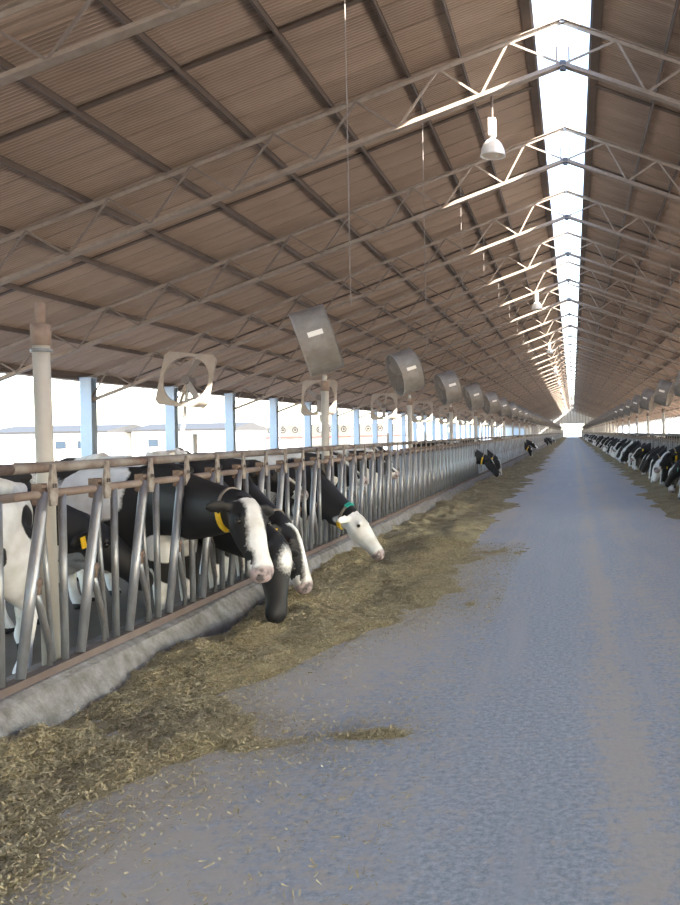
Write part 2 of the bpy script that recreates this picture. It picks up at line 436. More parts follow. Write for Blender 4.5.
TL = ['knee-braced roof truss nearest the camera, only its left slope in view', 'roof truss just in front of the large hanging lamp', 'roof truss just behind the large hanging lamp']
usedA = usedB = False
for k in range(1, NB + 1):
    if k <= NTD:
        o = tA if not usedA else copy_tree(tA); usedA = True
        lab = TL[k - 1] if k <= 3 else '%s roof truss from the front, reddish dust on grey steel' % ORD[k - 1]
    else:
        o = tB if not usedB else copy_tree(tB); usedB = True
        lab = 'far small lattice roof truss crossing the bright ridge slot'
    o.location = (0, YT(k), 0); tag(o, lab, 'roof truss', 'roof trusses along the barn')

# ------------------------------------------------------------------ blue steel columns along both eaves
def column_mb():
    b = MB(); h = 3.72
    return b, h
colp = empty('steel_column')
b = MB(); b.box(-.19, .19, -.17, -.145, 0, 3.66); b.build('front_flange', M['column'], colp)
b = MB(); b.box(-.19, .19, .145, .17, 0, 3.66); b.build('rear_flange', M['column'], colp)
b = MB(); b.box(-.014, .014, -.145, .145, 0, 3.66); b.build('web', M['column'], colp)
b = MB(); b.box(-.21, .21, -.19, .19, 3.66, 3.70); b.box(-.2, .2, -.18, .18, 2.80, 2.83); b.build('cap_plate', M['column'], colp)
b = MB(); b.box(-.24, .24, -.22, .22, -.005, .03); b.build('base_plate', M['column'], colp)
first = True
for s in (-1, 1):
    for k in range(1, NB + 1):
        if s > 0 and k < 18: continue
        o = colp if first else copy_tree(colp); first = False
        o.location = (X0 + s * 15.85, YT(k), 0)
        if s < 0 and 3 <= k <= 10:
            lab = '%s blue steel column from the left edge of the photo' % ORD[k - 3]
        elif s < 0: lab = 'distant blue steel column on the left eave line'
        else: lab = 'distant slim steel column on the right eave line'
        tag(o, lab, 'column', 'blue columns along the eaves')
for s, nm in ((-1, 'left'), (1, 'right')):
    x = X0 + s * 16.15
    o = MB().box(x - .03, x + .03, YB, YE, 3.62, 3.80).build('trim_3' if s < 0 else 'trim_4', M['purlin'])
    tag(o, 'dark eave gutter beam on the %s side' % nm, kind='structure')

# ------------------------------------------------------------------ headlock panels
UN = 10; UP = S / UN
def tube2(a, b, r, n=8): return MB().tube([a, b], r, n)
def unit_meshes(n=8):
    """the pieces of one headlock, positions relative to its fixed tube at y = 0."""
    d = {}
    d['fixed_tube'] = (tube2((0, 0, .27), (0, 0, 1.29), .023, n), M['galv'])
    d['swing_bar'] = (MB().tube([(0.02, -.225, 1.31), (0.02, -.25, 1.18), (0.02, -.35, .80), (0.02, -.47, .29)], [.026, .032, .032, .027], n), M['dullbar'])
    d['back_tube'] = (tube2((-.035, -.165, 1.28), (-.035, -.06, .28), .016, n), M['galv'])
    d['lower_tube'] = (MB().tube([(0.02, -.33, .79), (.02, -.28, .66), (.01, -.18, .42), (.0, -.155, .27)], .020, n), M['galv'])
    b = MB(); b.tube([(.0, -.328, .80), (.056, -.328, .80)], .028, n, up=(0, 1, 0)); b.box(.0, .045, -.34, -.30, .73, .80); d['pivot'] = (b, M['rust'])
    b = MB(); b.box(-.03, .025, -.258, -.250, 1.24, 1.36); b.box(-.03, .025, -.201, -.193, 1.24, 1.36); b.box(-.025, .03, -.255, -.20, 1.335, 1.352); b.box(-.02, .03, -.26, -.20, 1.235, 1.25)
    d['latch_bracket'] = (b, M['rust'])
    yy = [-.195, -.135, -.122, -.13, -.148, -.182, -.20, -.208]; zz = [1.225, 1.225, 1.29, 1.36, 1.47, 1.47, 1.36, 1.29]
    b = MB(); b.add([(.050, y, z) for y, z in zip(yy, zz)] + [(.034, y, z) for y, z in zip(yy, zz)],
                    [tuple(range(8)), tuple(range(15, 7, -1))] + [(i, i+8, (i+1)%8+8, (i+1)%8) for i in range(8)])
    d['latch_plate'] = (b, M['plateup'])
    b = MB(); b.box(.050, .058, -.183, -.173, 1.33, 1.355); b.box(.050, .058, -.157, -.147, 1.33, 1.355); d['bolt_pair'] = (b, M['bolt'])
    return d
um = {k: (v[0].mesh(k, v[1], k.endswith('tube') or k == 'swing_bar' or k == 'pivot')) for k, v in unit_meshes(10).items()}
ul = unit_meshes(5)
def rails(parent, n=10):
    MB().tube([(.0, 0, 1.452), (.0, S, 1.452)], .032, n, up=(0, 0, 1)).build('top_rail', M['rail'], parent, True)
    MB().tube([(0.0, 0, 1.295), (0.0, S, 1.295)], .026, n).build('lock_rail', M['lockrail'], parent, True)
    MB().box(-.035, .04, 0, S, .235, .285).build('bottom_rail', M['sillrail'], parent)
def panel_detail():
    p = empty('headlock_panel'); rails(p)
    for u in range(UN):
        for nm, me in um.items(): link(nm, me, p, (0, (u + .82) * UP, 0))
    return p
def panel_far():
    p = empty('headlock_panel'); rails(p, 6)
    for nm, (b, m) in ul.items():
        if nm in ('bolt_pair',): continue
        j = MB()
        for u in range(UN): j.add([(v[0], v[1] + (u + .82) * UP, v[2]) for v in b.v], b.f)
        tag(j.build({'fixed_tube': 'tube_row', 'swing_bar': 'swing_bar_row', 'back_tube': 'back_tube_row', 'lower_tube': 'lower_tube_row', 'pivot': 'pivot_row', 'latch_bracket': 'bracket_row', 'latch_plate': 'plate_row'}[nm], m, p), kind='stuff')
    return p
pd = panel_detail(); pf = panel_far(); ua = ub = False
PLAB = ['headlock panel of the left row at the photo\'s left edge, nearest of all', 'headlock panel of the left row that the blaze-faced cow reaches through',
        'headlock panel of the left row where the white-faced cow feeds', 'third full headlock panel of the left row, no heads through it', 'headlock panel of the left row beside the first distant drum fans']
for k in range(-1, NB):
    near_ = k <= 3
    if near_: o = pd if not ua else copy_tree(pd); ua = True
    else: o = pf if not ub else copy_tree(pf); ub = True
    o.location = (FL, YT(k) - .22 * UP, 0)
    lab = PLAB[k + 1] if near_ else 'distant galvanised headlock panel of the left row'
    tag(o, lab, 'feed barrier', 'headlock panels of the left row')
for k in range(2, NB):
    o = copy_tree(pf); o.location = (FR, YT(k) + S, 0); o.rotation_euler = (0, 0, math.pi)
    tag(o, 'galvanised headlock panel behind the feeding cows of the right row', 'feed barrier', 'headlock panels of the right row')

# ------------------------------------------------------------------ fan poles, drum fans, cables
def pole_proto(stub):
    p = empty('fan_pole'); h = 2.36
    MB().tube([(0, 0, 0), (0, 0, h - .12)], [.053, .048], 14).build('shaft', M['pole'], p, True)
    b = MB(); b.tube([(0, 0, h - .17), (0, 0, h - .04)], .056, 14); b.build('sleeve', M['rustcap'], p, True)
    b = MB(); b.tube([(0, 0, h - .05), (0, 0, h + (.09 if stub else .04))], .030, 10); b.build('spigot', M['rustcap'] if stub else M['pole'], p, True)
    if stub:
        b = MB(); b.tube([(0, 0, h - .21), (0, 0, h - .19)], .060, 14); b.build('clamp_ring', M['galv'], p, True)
    MB().box(-.07, .07, -.07, .07, -.005, .02).build('base_plate', M['rustcap'], p)
    return p
FR_R, FD = 0.42, 0.44
def ring(b, c, rad, th, axis_n=40, sec=5):
    vs = []; fs = []
    for i in range(axis_n):
        t = 2*math.pi*i/axis_n
        for j in range(sec):
            a = 2*math.pi*j/sec; rr = rad + th*math.cos(a)
            vs.append((c + th*math.sin(a), rr*math.cos(t), rr*math.sin(t)))
    for i in range(axis_n):
        for j in range(sec):
            fs.append((i*sec+j, ((i+1)%axis_n)*sec+j, ((i+1)%axis_n)*sec+(j+1)%sec, i*sec+(j+1)%sec))
    b.add(vs, fs)
def fan_proto(detail):
    """drum fan, its axis along +x (the blowing side), centre at the origin."""
    f = empty('drum_fan'); n = 40 if detail else 20
    b = MB(); vs = []; fs = []
    prof = [(-FD/2, FR_R+.012), (-FD/2+.02, FR_R), (FD/2-.02, FR_R), (FD/2, FR_R+.012), (FD/2, FR_R-.006), (-FD/2, FR_R-.006)]
    for i in range(n):
        t = 2*math.pi*i/n
        for (x, r) in prof: vs.append((x, r*math.cos(t), r*math.sin(t)))
    m_ = len(prof)
    for i in range(n):
        for j in range(m_): fs.append((i*m_+j, i*m_+(j+1)%m_, ((i+1)%n)*m_+(j+1)%m_, ((i+1)%n)*m_+j))
    b.add(vs, fs); h = b.build('housing', M['drum'], f)
    for sx in (-1, 1):
        b = MB(); c = sx*(FD/2 - .01)
        for rr in ((.06, .11, .16, .21, .26, .31, .36, .40) if detail else (.12, .25, .38)): ring(b, c, rr, .004 if detail else .008, 28 if detail else 14, 4)
        for k in range(8):
            t = math.pi*k/4; b.bar((c, .05*math.cos(t), .05*math.sin(t)), (c, FR_R*math.cos(t), FR_R*math.sin(t)), .010, .008, (1, 0, 0))
        b.build('guard', M['guard'], f)
    b = MB(); b.tube([(-.17, 0, 0), (.10, 0, 0)], .085, 14, up=(0, 0, 1)); b.build('motor', M['motor'], f)
    b = MB(); b.bar((-.06, 0, -FR_R), (-.06, 0, FR_R), .05, .03, (1, 0, 0)); b.build('motor_mount', M['guard'], f)
    for k in range(5):
        t0 = 2*math.pi*k/5; b = MB(); vs = []
        for (r, wd, tw) in ((.07, .10, .6), (.25, .16, .45), (.385, .14, .3)):
            for sg in (-1, 1):
                ang = t0 + sg*wd/2/r if r > .1 else t0 + sg*.5
                vs.append((.14 + sg*math.sin(tw)*wd/2, r*math.cos(ang), r*math.sin(ang)))
        vs2 = [(x+.008, y, z) for x, y, z in vs]
        b.add(vs + vs2, [(0,1,3,2),(2,3,5,4),(6,8,9,7),(8,10,11,9),(0,2,8,6),(2,4,10,8),(1,7,9,3),(3,9,11,5),(4,5,11,10),(0,6,7,1)])
        b.build('blade', M['blade'], f)
    return f
def sticker(f, ang):
    """pale name sticker curved on the drum; ang around the axis."""
    vs = []
    for i in range(7):
        t = ang - .075 + .15*i/6
        for x in (-.10, .09): vs.append((x, (FR_R+.006)*math.cos(t), (FR_R+.006)*math.sin(t)))
    vs2 = [(x, y*1.006, z*1.006) for x, y, z in vs]; k = len(vs)
    fs = [(2*i, 2*i+1, 2*i+3, 2*i+2) for i in range(6)] + [(k+2*i, k+2*i+2, k+2*i+3, k+2*i+1) for i in range(6)]
    MB().add(vs + vs2, fs).build('sticker', M['sticker'], f)
pole_stub = pole_proto(True); pole_n = pole_proto(False)
fanA = fan_proto(True); fanB = fan_proto(False); fa = fb = up = False
def orient(o, axis):
    x = Vector(axis).normalized(); z = Vector((0, 0, 1)); y = z.cross(x).normalized(); z = x.cross(y)
    o.rotation_euler = Matrix((x, y, z)).transposed().to_euler()
FPAX = {1: (-.93, -.26, -.32)}
for s, fx in ((-1, FL - .112), (1, FR + .112)):
    for k in range(0, NB):
        if s > 0 and k < 3: continue
        y = YT(k) + .42
        if s < 0 and k == 0:
            p = pole_stub; lab = 'thick pale pole with rusty bare top at the left edge, carrying no fan'
        else:
            p = pole_n if not up else copy_tree(pole_n); up = True
            if s < 0 and k <= 4: lab = 'pale pole carrying the %s drum fan of the left row' % ORD[k - 1]
            elif s > 0 and k <= 6: lab = 'slim pole carrying the %s drum fan of the right row' % ORD[k - 3]
            else: lab = 'distant slim fan pole of the %s row' % ('left' if s < 0 else 'right')
        p.location = (fx, y, 0); tag(p, lab, 'pole', 'fan poles along the headlocks')
        p.rotation_euler = (0, R(-.7 if s < 0 and k < 2 else random.uniform(-.3, .3)), random.uniform(0, 3))
        if s < 0 and k == 0: continue
        if k > 40: continue
        if k <= 9: f = fanA if not fa else copy_tree(fanA); fa = True
        else: f = fanB if not fb else copy_tree(fanB); fb = True
        ax = FPAX.get(k if s < 0 else -k, (s * .85, -.42 + random.uniform(-.1, .1), -.30 + random.uniform(-.05, .05)))
        orient(f, ax)
        f.location = (fx + (-.06 if s < 0 else .06), y - .05, 2.38 + .46)
        if s < 0 and k <= 9:
            lab = ['drum fan seen side-on on the pole nearest the broken panel fan', 'round drum fan facing left, second of the left row', 'third drum fan of the left row, partly overlapped'][k - 1] if k <= 3 else '%s drum fan of the receding left row' % ORD[k - 1]
        elif s > 0 and k <= 8: lab = '%s drum fan of the right row, counted from the right edge' % ORD[k - 3]
        else: lab = 'distant drum fan of the receding %s row' % ('left' if s < 0 else 'right')
        tag(f, lab, 'fan', 'drum fans on poles')
        f['near'] = 1 if k <= 9 else 0
        # yoke that ties the drum to the pole
        c = MB().tube([(0, 0, 0), (0, 0, roofz(2.75) - PD - .05 - (2.42 + .86))], .007, 5).build('power_cable', M['wire'])
        c.location = (fx + s * -.35, y + .1, 2.42 + .86)
        if s < 0 and k <= 4: lab = 'thin cable hanging from roof to the %s drum fan on the left' % ORD[k - 1]
        else: lab = 'distant thin cable hanging from the roof to a drum fan of the %s row' % ('left' if s < 0 else 'right')
        tag(c, lab, 'cable', 'cables down to the fans')
for o in list(COL.objects):
    if o.name.startswith('drum_fan') and o.type == 'EMPTY':
        near_ = o.get('near', 0)
        if near_:
            sticker(o, .12 if o.location.x < 0 else math.pi - .12)
        if 'near' in o: del o['near']

# ------------------------------------------------------------------ square panel fans deeper in the stalls
def panel_fan(broken):
    f = empty('panel_fan'); h = .60; z0 = 0
    b = MB(); n = 40; vs = []; fs = []
    def sq(t):
        c, s_ = math.cos(t), math.sin(t); m_ = max(abs(c), abs(s_)); return h*c/m_, h*s_/m_
    for i in range(n):
        t = 2*math.pi*(i + .5)/n; sx, sz = sq(t)
        for y in (-.03, .03):
            vs += [(sx, y, sz), (.53*math.cos(t), y, .53*math.sin(t))]
    for i in range(n):
        a = 4*i; c = 4*((i+1) % n)
        fs += [(a, a+1, c+1, c), (a+2, c+2, c+3, a+3), (a, c, c+2, a+2), (a+1, a+3, c+3, c+1)]
    b.add(vs, fs); b.build('orifice_panel', M['panel'], f)
    b = MB(); b.tube([(0, -.05, 0), (0, .25, 0)], .10, 12); b.build('motor', M['motor'], f)
    for a in (0.5, 2.6, 4.7) if not broken else (1.2, 5.4):
        b = MB(); c, s_ = math.cos(a), math.sin(a)
        b.bar((.08*c, 0, .08*s_), (.50*c, .02, .50*s_), .17, .015, (0.5, 1, 0.2)); b.build('blade', M['blade'], f)
    b = MB(); b.bar((-.1, .1, -h), (.06, .1, h), .05, .05); b.build('mount_bar', M['panel'], f)
    b = MB(); b.bar((0.08, .12, -h - .55), (-.02, .12, .1), .06, .05, (0, 1, 0)); b.build('strut', M['pole'], f)
    return f
pfA = panel_fan(True); pfB = panel_fan(False)
pp = empty('stall_post'); MB().tube([(0, 0, 0), (0, 0, 1.74)], .06, 10).build('shaft', M['pole'], pp, True); MB().box(-.1, .1, -.1, .1, -.005, .02).build('base_plate', M['rustcap'], pp)
for i in range(9):
    y = 23.1 + i * 2 * S
    f = pfA if i == 0 else (pfB if i == 1 else copy_tree(pfB))
    f.location = (-10.0, y, 3.15); f.scale = (1.18, 1.18, 1.18); f.rotation_euler = (R(-12), R(6 if i == 0 else 0), R(-6))
    tag(f, 'broken square panel fan with bent blades hanging at the left' if i == 0 else ('square panel fan seen behind the first drum fan pole' if i == 1 else 'distant square panel fan above the left stalls'), 'fan', 'panel fans above the stalls')
    q = pp if i == 0 else copy_tree(pp)
    q.location = (-9.85, y + .12, 0); tag(q, 'white stall post under the broken panel fan' if i == 0 else ('stall post under the square fan behind the first drum fan pole' if i == 1 else 'distant stall post under a panel fan'), 'post', 'posts under the panel fans')

# ------------------------------------------------------------------ hanging lamps
def lamp():
    l = empty('hanging_lamp')
    b = MB(); b.tube([(0, 0, .60), (0, 0, 1.1)], .025, 8); b.build('stem', M['purlin'], l)
    b = MB(); b.box(-.07, .07, -.09, .09, .30, .62); b.build('ballast_box', M['lampwhite'], l)
    b = MB(); b.tube([(0, 0, .32), (0, 0, .22)], [.045, .06], 16); b.build('neck', M['lampwhite'], l, True)
    prof = [(.06, .24), (.11, .215), (.17, .15), (.215, .05), (.235, -.06), (.245, -.085), (.225, -.085), (.215, -.05), (.2, .04), (.15, .14), (.05, .21)]
    vs = []; fs = []; n = 28
    for i in range(n):
        t = 2*math.pi*i/n
        vs += [(r*math.cos(t), r*math.sin(t), z) for r, z in prof]
    m_ = len(prof)
    for i in range(n):
        for j in range(m_ - 1): fs.append((i*m_+j, ((i+1)%n)*m_+j, ((i+1)%n)*m_+j+1, i*m_+j+1))
    MB().add(vs, fs).build('reflector', M['lampwhite'], l, True)
    b = MB(); b.tube([(0, 0, -.045), (0, 0, -.075)], [.215, .20], 24); b.build('lens', M['lamplens'], l)
    b = MB(); b.ball((.06, 0, -.03), (.05, .05, .07)); b.build('bulb', M['lampwhite'], l, True)
    return l
lp = lamp()
for i in range(10):
    y = 19.4 + i * 4 * S
    o = lp if i == 0 else copy_tree(lp)
    o.location = (-1.62, y, roofz(1.6) - 1.42); o.scale = (1.15, 1.15, 1.15)
    tag(o, ['large white bell lamp hanging left of the ridge slot', 'second bell lamp along the ridge, sunlit and smaller', 'third bell lamp, tiny beside the ridge trusses'][i] if i < 3 else 'far tiny bell lamp near the ridge', 'lamp', 'hanging lamps by the ridge')

# ------------------------------------------------------------------ feed heaped along both kerbs
def feed_material():
    m = bpy.data.materials.new('chopped_feed'); m.use_nodes = True
    n = m.node_tree.nodes; l = m.node_tree.links; b = n['Principled BSDF']; b.inputs['Roughness'].default_value = 0.9; b.inputs['Specular IOR Level'].default_value = .2
    tc = n.new('ShaderNodeTexCoord')
    z1 = n.new('ShaderNodeTexNoise'); z1.inputs['Scale'].default_value = 60; z1.inputs['Detail'].default_value = 5; z1.inputs['Roughness'].default_value = .75
    z2 = n.new('ShaderNodeTexNoise'); z2.inputs['Scale'].default_value = 3; z2.inputs['Detail'].default_value = 4
    for z in (z1, z2): l.new(tc.outputs['Object'], z.inputs['Vector'])
    r1 = n.new('ShaderNodeValToRGB'); e = r1.color_ramp.elements
    e[0].position = .30; e[0].color = (.125, .104, .055, 1); e[1].position = .72; e[1].color = (.61, .53, .35, 1)
    e2 = r1.color_ramp.elements.new(.5); e2.color = (.33, .28, .165, 1)
    l.new(z1.outputs['Fac'], r1.inputs[0])
    mx = n.new('ShaderNodeMix'); mx.data_type = 'RGBA'; mx.blend_type = 'MULTIPLY'; mx.inputs[0].default_value = 1
    r2 = n.new('ShaderNodeMapRange'); r2.inputs[1].default_value = .3; r2.inputs[2].default_value = .7; r2.inputs[3].default_value = .75; r2.inputs[4].default_value = 1.3
    l.new(z2.outputs['Fac'], r2.inputs[0]); l.new(r1.outputs[0], mx.inputs[6]); l.new(r2.outputs[0], mx.inputs[7]); l.new(mx.outputs[2], b.inputs['Base Color'])
    bp = n.new('ShaderNodeBump'); bp.inputs['Strength'].default_value = .9; bp.inputs['Distance'].default_value = .02
    l.new(z1.outputs['Fac'], bp.inputs['Height']); l.new(bp.outputs[0], b.inputs['Normal'])
    return m
M['feed'] = feed_material()
M['straw'] = mat('pale_straw_bits', (.60, .52, .34), .85, 0, (.31, .262, .15), 40, 1.0)
EDGE_L = [(0, -2.3), (3.4, -2.3), (4.1, -2.10), (4.8, -1.80), (5.6, -1.85), (6.7, -1.72), (9.0, -1.05), (11, -1.15), (14, -1.25), (22, -1.35), (40, -1.45), (80, -1.6), (300, -1.7)]
EDGE_R = [(0, 1.75), (14, 1.75), (24, 1.80), (40, 1.75), (80, 1.8), (300, 1.9)]
PATCH = [(-1.0, 4.75, .28, .10, .075), (-1.35, 5.1, .30, .12, .07), (-1.75, 4.6, .4, .2, .04), (-.75, 8.4, .3, .3, .07), (-.7, 12.5, .3, .8, .06), (-.6, 17, .3, 1.0, .06)]
def feed_height(x, y, side):
    kx = FL + .17 if side < 0 else FR - .17
    E = EDGE_L if side < 0 else EDGE_R
    e = np.interp(y, [a for a, _ in E], [b for _, b in E])
    P = np.stack([x, y, np.zeros_like(x)], 1)
    e = e + (-side) * (fbm(P * np.array([.9, .9, 1]), 31, 3) - .5) * 1.1
    t = np.clip((x - kx) / (e - kx), 0, 2)
    big = fbm(P * np.array([1.6, 1.1, 1]), 3, 3) - .5
    med = fbm(P * 6, 9, 3) - .5
    fin = fbm(P * 22, 17, 2) - .5
    h0 = .15 * np.clip(1 - t, 0, 1) ** .9 * (1 - .35 * np.exp(-(t / .10) ** 2)) * np.clip(.75 + 1.3 * big, .35, 1.4)
    lump = np.clip(1.25 - t, 0, 1)
    return h0 + (big * .10 + med * .075 + fin * .04) * np.clip(lump, .1, 1) - .014 * np.clip((t - .75) / .3, 0, 1.6) - np.clip(t - 1.05, 0, 1) * .12 + np.clip(.55 + 3.5 * med + 4 * big, 0, 1.3) * (sum(a_ * np.exp(-((x - px) / sx) ** 2 - ((y - py) / sy) ** 2) for px, py, sx, sy, a_ in PATCH) if side < 0 else 0)
def feed(side, y0, y1, dx, dy, lab):
    kx = FL + .10 if side < 0 else FR - .10
    xe = (-.6 if side < 0 else 1.2)
    xs = np.arange(min(kx, xe), max(kx, xe), dx); ys = np.arange(y0, y1, dy) if np.isscalar(dy) else dy
    X, Y = np.meshgrid(xs, ys); Z = feed_height(X.ravel(), Y.ravel(), side)
    V = np.stack([X.ravel(), Y.ravel(), np.maximum(Z, -.03)], 1); nx = len(xs)
    F = [(j*nx+i, j*nx+i+1, (j+1)*nx+i+1, (j+1)*nx+i) for j in range(len(ys)-1) for i in range(nx-1)
         if max(Z[j*nx+i], Z[j*nx+i+1], Z[(j+1)*nx+i+1], Z[(j+1)*nx+i]) > -.012]
    me = bpy.data.meshes.new('feed'); me.from_pydata(V.tolist(), [], F); me.materials.append(M['feed'])
    me.polygons.foreach_set('use_smooth', [True] * len(me.polygons)); me.update()
    return me
ysL = np.concatenate([np.arange(2.2, 16, .04), np.arange(16, 40, .12), np.arange(40, 296, .6)])
o = link('silage_heap', feed(-1, 0, 0, .035, ysL, '')); tag(o, 'long heap of chopped brown feed along the left kerb', 'feed', kind='stuff'); heapL = o
ysR = np.concatenate([np.arange(10, 40, .10), np.arange(40, 296, .6)])
o = link('silage_heap', feed(1, 0, 0, .05, ysR, '')); tag(o, 'long heap of chopped brown feed along the right kerb', 'feed', kind='stuff'); heapR = o
def straws(n, side, y0, y1, x0, x1, edge_keep):
    ys = y0 + (y1 - y0) * rng.random(n) ** 1.6; xs = x0 + (x1 - x0) * rng.random(n)
    h = feed_height(xs, ys, side)
    keep = (h > -.004) | (rng.random(n) < edge_keep * np.exp(-np.abs(h + .004) * 22)); xs, ys, h = xs[keep], ys[keep], np.maximum(h[keep], 0)
    k = len(xs); a = rng.random(k) * 2 * np.pi; tilt = rng.normal(0, .35, k); L = .005 + .016 * rng.random(k) ** 2; wd = .0014 + .0026 * rng.random(k)
    d = np.stack([np.cos(a)*np.cos(tilt), np.sin(a)*np.cos(tilt), np.sin(tilt)], 1); s_ = np.stack([-np.sin(a), np.cos(a), rng.normal(0, .4, k)], 1)
    c = np.stack([xs, ys, h + .006], 1)
    V = np.stack([c - d*L[:, None] - s_*wd[:, None], c + d*L[:, None] - s_*wd[:, None], c + d*L[:, None] + s_*wd[:, None], c - d*L[:, None] + s_*wd[:, None]], 1).reshape(-1, 3)
    V[:, 2] = np.maximum(V[:, 2], .001)
    F = [(4*i, 4*i+1, 4*i+2, 4*i+3) for i in range(k)]
    me = bpy.data.meshes.new('straw_bits'); me.from_pydata(V.tolist(), [], F); me.materials.append(M['straw']); return me
tag(link('straw_bits', straws(230000, -1, 2.6, 13, FL + .12, -.7, .30), heapL), kind='stuff')
tag(link('straw_bits', straws(12000, 1, 11, 40, 1.4, FR - .12, .08), heapR), kind='stuff')

# ------------------------------------------------------------------ cows
def cow_material(name):
    m = bpy.data.materials.new(name); m.use_nodes = True
    n = m.node_tree.nodes; l = m.node_tree.links; b = n['Principled BSDF']
    b.inputs['Roughness'].default_value = .55; b.inputs['Specular IOR Level'].default_value = .3
    at = n.new('ShaderNodeAttribute'); at.attribute_name = 'coat'
    an = n.new('ShaderNodeAttribute'); an.attribute_name = 'skin'
    tc = n.new('ShaderNodeTexCoord'); nz = n.new('ShaderNodeTexNoise'); nz.inputs['Scale'].default_value = 45; nz.inputs['Detail'].default_value = 3
    l.new(tc.outputs['Object'], nz.inputs['Vector'])
    ad = n.new('ShaderNodeMath'); ad.operation = 'MULTIPLY_ADD'; ad.inputs[1].default_value = .06; l.new(nz.outputs['Fac'], ad.inputs[0]); l.new(at.outputs['Fac'], ad.inputs[2])
    r = n.new('ShaderNodeMapRange'); r.inputs[1].default_value = .005; r.inputs[2].default_value = .055; l.new(ad.outputs[0], r.inputs[0])
    nz2 = n.new('ShaderNodeTexNoise'); nz2.inputs['Scale'].default_value = 5; nz2.inputs['Detail'].default_value = 4; l.new(tc.outputs['Object'], nz2.inputs['Vector'])
    wc = n.new('ShaderNodeValToRGB'); wc.color_ramp.elements[0].position = .35; wc.color_ramp.elements[1].position = .62
    wc.color_ramp.elements[0].color = (.54, .54, .535, 1); wc.color_ramp.elements[1].color = (.76, .78, .80, 1); l.new(nz2.outputs['Fac'], wc.inputs[0])
    mx = n.new('ShaderNodeMix'); mx.data_type = 'RGBA'; mx.inputs[6].default_value = (.016, .016, .018, 1)
    l.new(r.outputs[0], mx.inputs[0]); l.new(wc.outputs[0], mx.inputs[7])
    ms = n.new('ShaderNodeMix'); ms.data_type = 'RGBA'; l.new(an.outputs['Fac'], ms.inputs[0]); l.new(mx.outputs[2], ms.inputs[6]); 
    pk = n.new('ShaderNodeValToRGB'); pk.color_ramp.elements[0].position = .42; pk.color_ramp.elements[1].position = .56
    pk.color_ramp.elements[0].color = (.09, .08, .085, 1); pk.color_ramp.elements[1].color = (.36, .29, .30, 1)
    nz3 = n.new('ShaderNodeTexNoise'); nz3.inputs['Scale'].default_value = 14; l.new(tc.outputs['Object'], nz3.inputs['Vector']); l.new(nz3.outputs['Fac'], pk.inputs[0])
    l.new(pk.outputs[0], ms.inputs[7]); l.new(ms.outputs[2], b.inputs['Base Color'])
    return m
M['cow'] = cow_material('holstein_coat')

